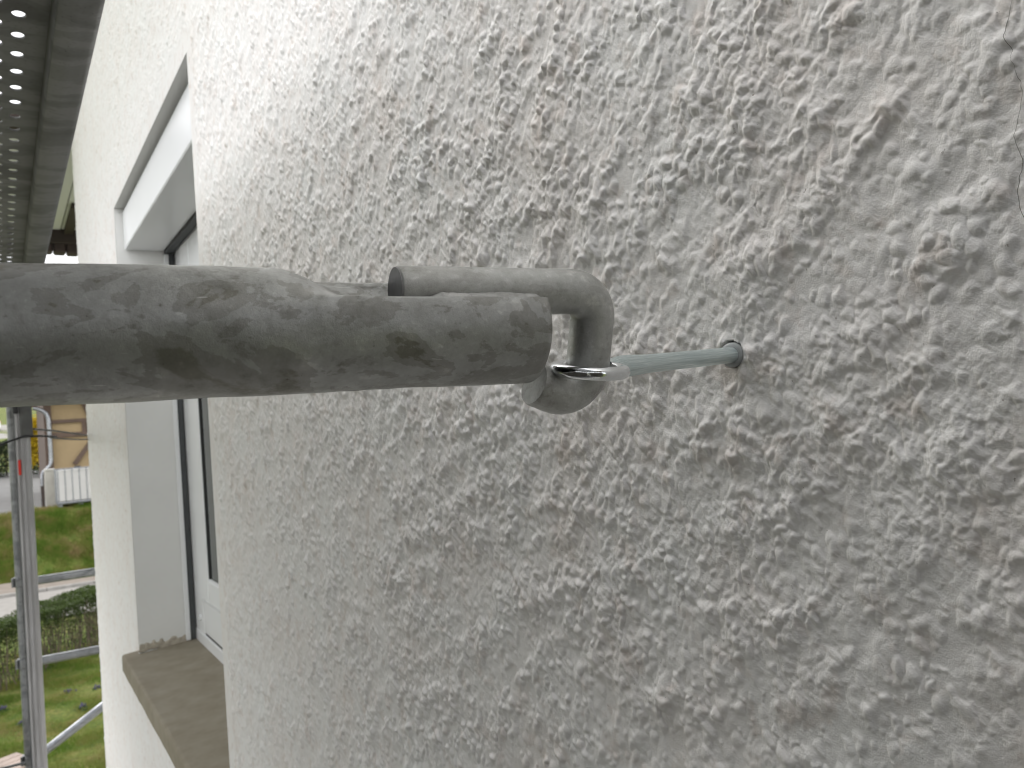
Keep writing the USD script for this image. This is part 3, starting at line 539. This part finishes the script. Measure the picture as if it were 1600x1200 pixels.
# ---------------------------------------------------------------- hedge by the lawn
hd = thing('hedge', 'clipped green hedge with bare twiggy sides between the lawn and the pale road', 'hedge')
HA, HD = np.array([-2.6, 11.7]), np.array([0.655, 0.756]); HN = np.array([-0.756, 0.655]); HL, HWD, HH = 7.5, 0.62, 0.98
stems = []
for k in range(260):
    s, w = rng.uniform(0, HL), rng.uniform(0.05, HWD - 0.05); p0 = HA + HD * s + HN * w; hh = rng.uniform(0.55, 0.92)
    q = p0 + rng.normal(0, 0.10, 2); m_ = (p0 + q) / 2 + rng.normal(0, 0.03, 2)
    stems.append(tube([(p0[0], p0[1], -0.02), (m_[0], m_[1], hh * 0.5), (q[0], q[1], hh)], [0.008, 0.006, 0.003], 5, False))
    for e in range(3):
        b0 = np.array([*(m_ + (q - m_) * rng.random()), hh * rng.uniform(0.3, 0.9)]); b1 = b0 + [*(rng.normal(0, 0.12, 2)), rng.uniform(0.05, 0.22)]
        stems.append(tube([b0, (b0 + b1) / 2 + rng.normal(0, 0.01, 3), b1], [0.004, 0.003, 0.0015], 4, False))
obj('stems', cat_(stems), simple('twig', (0.11, 0.085, 0.06), 0.85, 0, 0.3, 12), hd)
def leaf_mat(name, a, b, c):
    return mat(name, {'g': ('geometry', {}), 'n': ('noise_texture', {'scale': 6.0, 'detail': 3.0}), 'ri': ('rgb_ramp', {'ramp': [(0.0, a), (0.5, b), (1.0, c)]}),
        'd': ('principled_bsdf', {'roughness': 0.55, 'specular_ior_level': 0.35}), 't': ('translucent_bsdf', {}), 'm': ('mix_closure', {'fac': 0.3})},
        [('g.random_per_island', 'ri.fac'), ('ri.color', 'd.base_color'), ('ri.color', 't.color'), ('d.BSDF', 'm.closure1'), ('t.BSDF', 'm.closure2')], 'm.closure')
def leaves(P, size, up=0.3):
    n = len(P); nr = rng.normal(0, 1, (n, 3)); nr[:, 2] += up * 3; nr /= np.linalg.norm(nr, axis=1, keepdims=True)
    a = np.cross(nr, rng.normal(0, 1, (n, 3))); a /= np.linalg.norm(a, axis=1, keepdims=True); b = np.cross(nr, a); s = (size * rng.uniform(0.6, 1.3, n))[:, None]
    V = np.stack([P - a * s, P + b * s * 0.5 + nr * s * 0.12, P + a * s, P - b * s * 0.5 + nr * s * 0.12], 1).reshape(-1, 3)
    i = np.arange(n)[:, None] * 4; return trimesh.Trimesh(V, np.vstack([i + [0, 1, 2], i + [0, 2, 3]]), process=False)
n = 60000
s = rng.uniform(0, HL, n); w = rng.uniform(0, HWD, n); sel = rng.random(n); z = HH * np.where(sel < 0.42, 1 - np.abs(rng.normal(0, 0.06, n)), np.where(sel < 0.66, np.clip(rng.normal(0.80, 0.09, n), 0, 0.97), rng.uniform(0.05, 0.97, n)))
keep = (z > 0.70) | (n2(s / 0.06, z / 0.06 + w * 5, 18) > -0.1)
hp = HA + HD * s[:, None] + HN * w[:, None]; P = np.c_[hp, z + 0.03 * n2(s / 0.3, w / 0.3, 19)][keep]
obj('leaves', leaves(P, 0.020, 0.25), leaf_mat('hedge_leaf', (0.045, 0.07, 0.014), (0.10, 0.13, 0.025), (0.21, 0.23, 0.05)), hd)

# ---------------------------------------------------------------- small things on the lawn
vio = simple('violet_flower', (0.06, 0.055, 0.10), 0.7, 0, 0.3, 90)
for x, y, wh in ((0.265, 13.325, 'lawn just right of the post'), (0.60, 13.18, 'lawn close to the house corner'), (0.383, 12.45, 'lawn just above the brace tube'), (-0.51, 13.2, 'lawn at the left edge'), (-0.30, 12.3, 'lawn nearest the bench')):
    hy = thing('hyacinth_clump', 'small clump of dark violet flowers in the ' + wh, 'flower', (x, y, 0), 0, 'violet flower clumps in the lawn')
    obj('flowers', cat_([trimesh.creation.icosphere(1, 1.0).apply_scale([0.010, 0.010, 0.018]).apply_translation([*rng.normal(0, 0.03, 2), rng.uniform(0.05, 0.08)]) for _ in range(9)]), vio, hy).SetCustomDataByKey('kind', 'stuff')
    obj('leaves', leaves(np.c_[rng.normal(0, 0.04, (30, 2)), rng.uniform(0.01, 0.06, 30)], 0.022, 0.0), leaf_mat('hyacinth_leaf' + str(len(used)), (0.03, 0.07, 0.015), (0.05, 0.10, 0.02), (0.07, 0.12, 0.03)), hy)
bench_m = simple('weathered_planks', (0.30, 0.235, 0.20), 0.75, 0, 0.18, 9, 0.002, 60)
be = thing('garden_bench', 'weathered wooden slatted bench standing on the lawn at the lower left corner', 'bench', (-0.39, 9.93, 0), 27)
for k in range(4): obj('slat', box(-1.5, 0, -0.125 - 0.118 * k, -0.02 - 0.118 * k, 0.425, 0.45, 0.004), bench_m, be)
for xx_ in (-1.35, -0.15):
    obj('bearer', box(xx_ - 0.03, xx_ + 0.03, -0.46, -0.02, 0.37, 0.424), bench_m, be)
    for yy2 in (-0.42, -0.06): obj('leg', box(xx_ - 0.03, xx_ + 0.03, yy2 - 0.03, yy2 + 0.03, 0.0, 0.3695), bench_m, be)

# ---------------------------------------------------------------- water tank on the bank
tk = thing('water_tank', 'white plastic water tank in a grey metal cage standing on the bank', 'water tank', (1.56, 28.0, 1.62))
tank_m = simple('tank_plastic', (0.50, 0.49, 0.48), 0.45, 0, 0.04, 3)
obj('container', box(-0.585, 0.585, 0.02, 0.98, 0.16, 1.15, 0.05), tank_m, tk)
for k in range(7): obj('cage_bar', tube([(-0.57 + 0.19 * k, -0.012, 0.14), (-0.57 + 0.19 * k, -0.012, 1.16)], 0.014, 8), galv_far, tk)
for k in range(6): obj('cage_bar', tube([(-0.612, 0.05 + 0.18 * k, 0.14), (-0.612, 0.05 + 0.18 * k, 1.16)], 0.014, 8), galv_far, tk)
for zz_ in (0.15, 1.155): obj('cage_bar', tube([(-0.6, -0.03, zz_), (0.6, -0.03, zz_)], 0.02, 8), galv_far, tk)
obj('lid', trimesh.creation.cylinder(0.09, 0.05, sections=20, transform=trimesh.transformations.translation_matrix([0, 0.5, 1.175])), rubber, tk)
obj('pallet', cat_([box(-0.6, 0.6, 0.0, 1.0, 0.11, 0.14)] + [box(a, a + 0.12, 0, 1, 0.0, 0.11) for a in (-0.6, -0.06, 0.48)]), dark_tube, tk)
bl_ = thing('low_wall', 'low pale concrete wall beside the water tank below the downpipe', 'wall')
obj('wall', box(0.70, 0.965, 28.9, 29.6, 1.3, 2.74, 0.01), simple('concrete', (0.36, 0.345, 0.31), 0.85, 0, 0.12, 3), bl_)
obj('coping', box(0.69, 0.975, 28.88, 29.62, 2.742, 2.78, 0.008), simple('concrete_coping', (0.42, 0.41, 0.38), 0.85, 0, 0.12, 3), bl_)
tag(obj('marker_post', cat_([box(0.575, 0.655, 28.9, 28.98, 1.4, 2.27, 0.008), box(0.567, 0.663, 28.892, 28.988, 2.27, 2.29, 0.006)]), wood_d), 'short dark post standing at the edge of the asphalt beside low wall', 'post')

# ---------------------------------------------------------------- timber framed house
th_ = thing('timber_house', 'beige half timbered house with brown beams behind the water tank', 'house')
beige = simple('beige_render', (0.29, 0.215, 0.12), 0.85, 0, 0.08, 2.0, 0.01, 12)
beam_m = simple('brown_beam', (0.085, 0.055, 0.04), 0.75, 0, 0.2, 6)
obj('wall', box(0.82, 7.5, 30.0, 36.0, 1.3, 5.2), beige, th_)
obj('plinth', box(0.80, 7.52, 29.96, 36.04, 1.2, 2.1), simple('plinth', (0.3, 0.28, 0.25), 0.85), th_)
for a, b, w_ in (((0.90, 29.97, 2.1), (0.90, 29.97, 5.2), 0.20), ((1.0, 29.97, 4.24), (7.5, 29.97, 4.25), 0.11), ((1.0, 29.97, 3.83), (1.85, 29.97, 3.80), 0.13), ((1.0, 29.972, 3.80), (7.5, 29.972, 3.76), 0.14),
                 ((1.90, 29.975, 3.79), (1.90, 29.975, 4.22), 0.10), ((1.58, 29.965, 2.85), (2.22, 29.965, 3.72), 0.13), ((1.86, 29.965, 4.95), (2.10, 29.965, 4.28), 0.11), ((2.45, 29.975, 2.1), (2.45, 29.975, 5.2), 0.18), ((5, 29.975, 2.1), (5, 29.975, 5.2), 0.18)):
    obj('beam', bar(a, b, 0.08, w_, up=(0, 1.0, 0) if abs(a[0] - b[0]) < 0.01 else (0, 0, 1.0)) if abs(a[0] - b[0]) > 0.01 else box(a[0] - w_ / 2, a[0] + w_ / 2, a[1] - 0.04, a[1] + 0.04, a[2], b[2]), beam_m, th_)
obj('side_cladding', box(0.79, 0.818, 30.0, 36.0, 1.3, 5.2), beam_m, th_)
wn = obj('window', box(1.96, 2.34, 29.97, 30.02, 3.84, 4.19), beam_m, th_); obj('pane', box(2.0, 2.3, 29.96, 29.968, 3.88, 4.15), slot_m, wn)
rf = trimesh.Trimesh([(0.2, 29.4, 5.0), (8, 29.4, 5.0), (8, 36.6, 5.0), (0.2, 36.6, 5.0), (0.2, 33, 7.4), (8, 33, 7.4), (0.2, 29.4, 5.12), (8, 29.4, 5.12), (0.2, 36.6, 5.12), (8, 36.6, 5.12), (0.2, 33, 7.52), (8, 33, 7.52)],
    [(0, 1, 5), (0, 5, 4), (3, 5, 2), (3, 4, 5), (6, 11, 7), (6, 10, 11), (8, 9, 11), (8, 11, 10), (0, 6, 7), (0, 7, 1), (2, 9, 8), (2, 8, 3), (0, 4, 10), (0, 10, 6), (3, 8, 10), (3, 10, 4), (1, 7, 11), (1, 11, 5), (2, 5, 11), (2, 11, 9)], process=False)
obj('roof', rf, simple('roof_tile', (0.16, 0.07, 0.045), 0.8, 0, 0.2, 4), th_)
obj('downpipe', cat_([tube([(0.50, 29.80, 4.70), (0.62, 29.80, 4.67), (0.76, 29.80, 4.60), (0.86, 29.80, 4.50), (0.905, 29.80, 4.36), (0.915, 29.80, 4.2), (0.925, 29.80, 3.3), (0.925, 29.8, 3.02), (0.90, 29.78, 2.90), (0.80, 29.76, 2.78), (0.70, 29.74, 2.70), (0.655, 29.72, 2.60), (0.645, 29.70, 2.4), (0.64, 29.70, 1.6)], [0.062] * 8 + [0.05] * 6, 12)]), galv_far, th_, smooth=50)

# ---------------------------------------------------------------- bushes, far hedge, car
def bush(name, label, cat, P, size, m, trunk, up=0.2, twig=None):
    t = thing(name, label, cat); obj('leaves', leaves(P, size, up), m, t)
    obj('stems', cat_(trunk), beam_m, t); return t
n = 16000
q = rng.uniform(0, 1, (n, 3)); q[:, 2] = 1 - q[:, 2] ** 1.6
P = np.c_[-7 + 8.9 * q[:, 0], 50.5 + 1.1 * q[:, 1], terr(50.8) + 1.85 * q[:, 2] + 0.12 * n2(q[:, 0] * 14, q[:, 1] * 2, 20)]
bush('tall_hedge', 'dark green tall hedge far back along the asphalt road', 'hedge', P, 0.075, leaf_mat('dark_leaf', (0.018, 0.032, 0.010), (0.035, 0.055, 0.014), (0.08, 0.10, 0.022)), [tube([(x, 51, 1.9), (x, 51, 3.2)], 0.03, 6) for x in np.arange(-7, 2, 0.4)])
th1, ph1 = rng.uniform(0, 2 * np.pi, 9000), np.arccos(rng.uniform(-0.4, 1, 9000)); rr5 = 0.75 + 0.25 * rng.random(9000)
P = np.c_[1.3 + 0.95 * rr5 * np.sin(ph1) * np.cos(th1), 48.2 + 0.8 * rr5 * np.sin(ph1) * np.sin(th1), terr(48) + 1.3 + 1.75 * rr5 * np.cos(ph1)] + rng.normal(0, 0.08, (9000, 3))
bush('forsythia_bush', 'bright yellow flowering bush beside the downpipe of the timber house', 'bush', P, 0.07, leaf_mat('yellow_flower', (0.42, 0.30, 0.01), (0.62, 0.46, 0.015), (0.16, 0.18, 0.03)), [tube([(1.3, 48.2, 1.9), (1.3 + a, 48.2 + b, 3.6)], [0.03, 0.01], 5) for a, b in rng.normal(0, 0.35, (9, 2))])
cr = thing('parked_car', 'white car parked on the far road at the left edge', 'car', (-0.42, 90.0, float(terr(90)) + 0.015))
paint = simple('white_paint', (0.75, 0.76, 0.77), 0.25, 0, 0.01, 1)
from shapely.geometry import Polygon
def side(poly, w, y0):
    m = trimesh.creation.extrude_polygon(Polygon(poly), w, engine='earcut'); m.apply_transform(np.array([[1, 0, 0, 0], [0, 0, 1, y0], [0, 1, 0, 0], [0, 0, 0, 1.0]])); return m
obj('body', side([(-4.2, 0.28), (0, 0.28), (0.04, 0.6), (-0.02, 0.88), (-0.7, 0.95), (-3.2, 0.95), (-4.1, 0.82), (-4.25, 0.5)], 1.7, 0), paint, cr)
obj('cabin', side([(-0.15, 0.951), (-0.75, 1.42), (-2.3, 1.45), (-3.2, 0.951)], 1.5, 0.1), paint, cr)
obj('side_window', side([(-0.4, 0.99), (-0.85, 1.36), (-2.2, 1.38), (-2.9, 0.99)], 0.012, 0.086), slot_m, cr)
for xx_ in (-0.75, -3.4):
    for yy2 in (0.07, 1.63):
        wl = obj('wheel', trimesh.creation.cylinder(0.31, 0.2, sections=24, transform=trimesh.transformations.translation_matrix([xx_, yy2, 0.31]) @ trimesh.transformations.rotation_matrix(np.pi / 2, [1, 0, 0])), rubber, cr)
        obj('rim', trimesh.creation.cylinder(0.19, 0.215, sections=16, transform=trimesh.transformations.translation_matrix([xx_, yy2, 0.31]) @ trimesh.transformations.rotation_matrix(np.pi / 2, [1, 0, 0])), galv_far, wl)
obj('tail_light', box(-0.10, 0.03, 0.02, 0.2, 0.66, 0.84), red_m, cr)
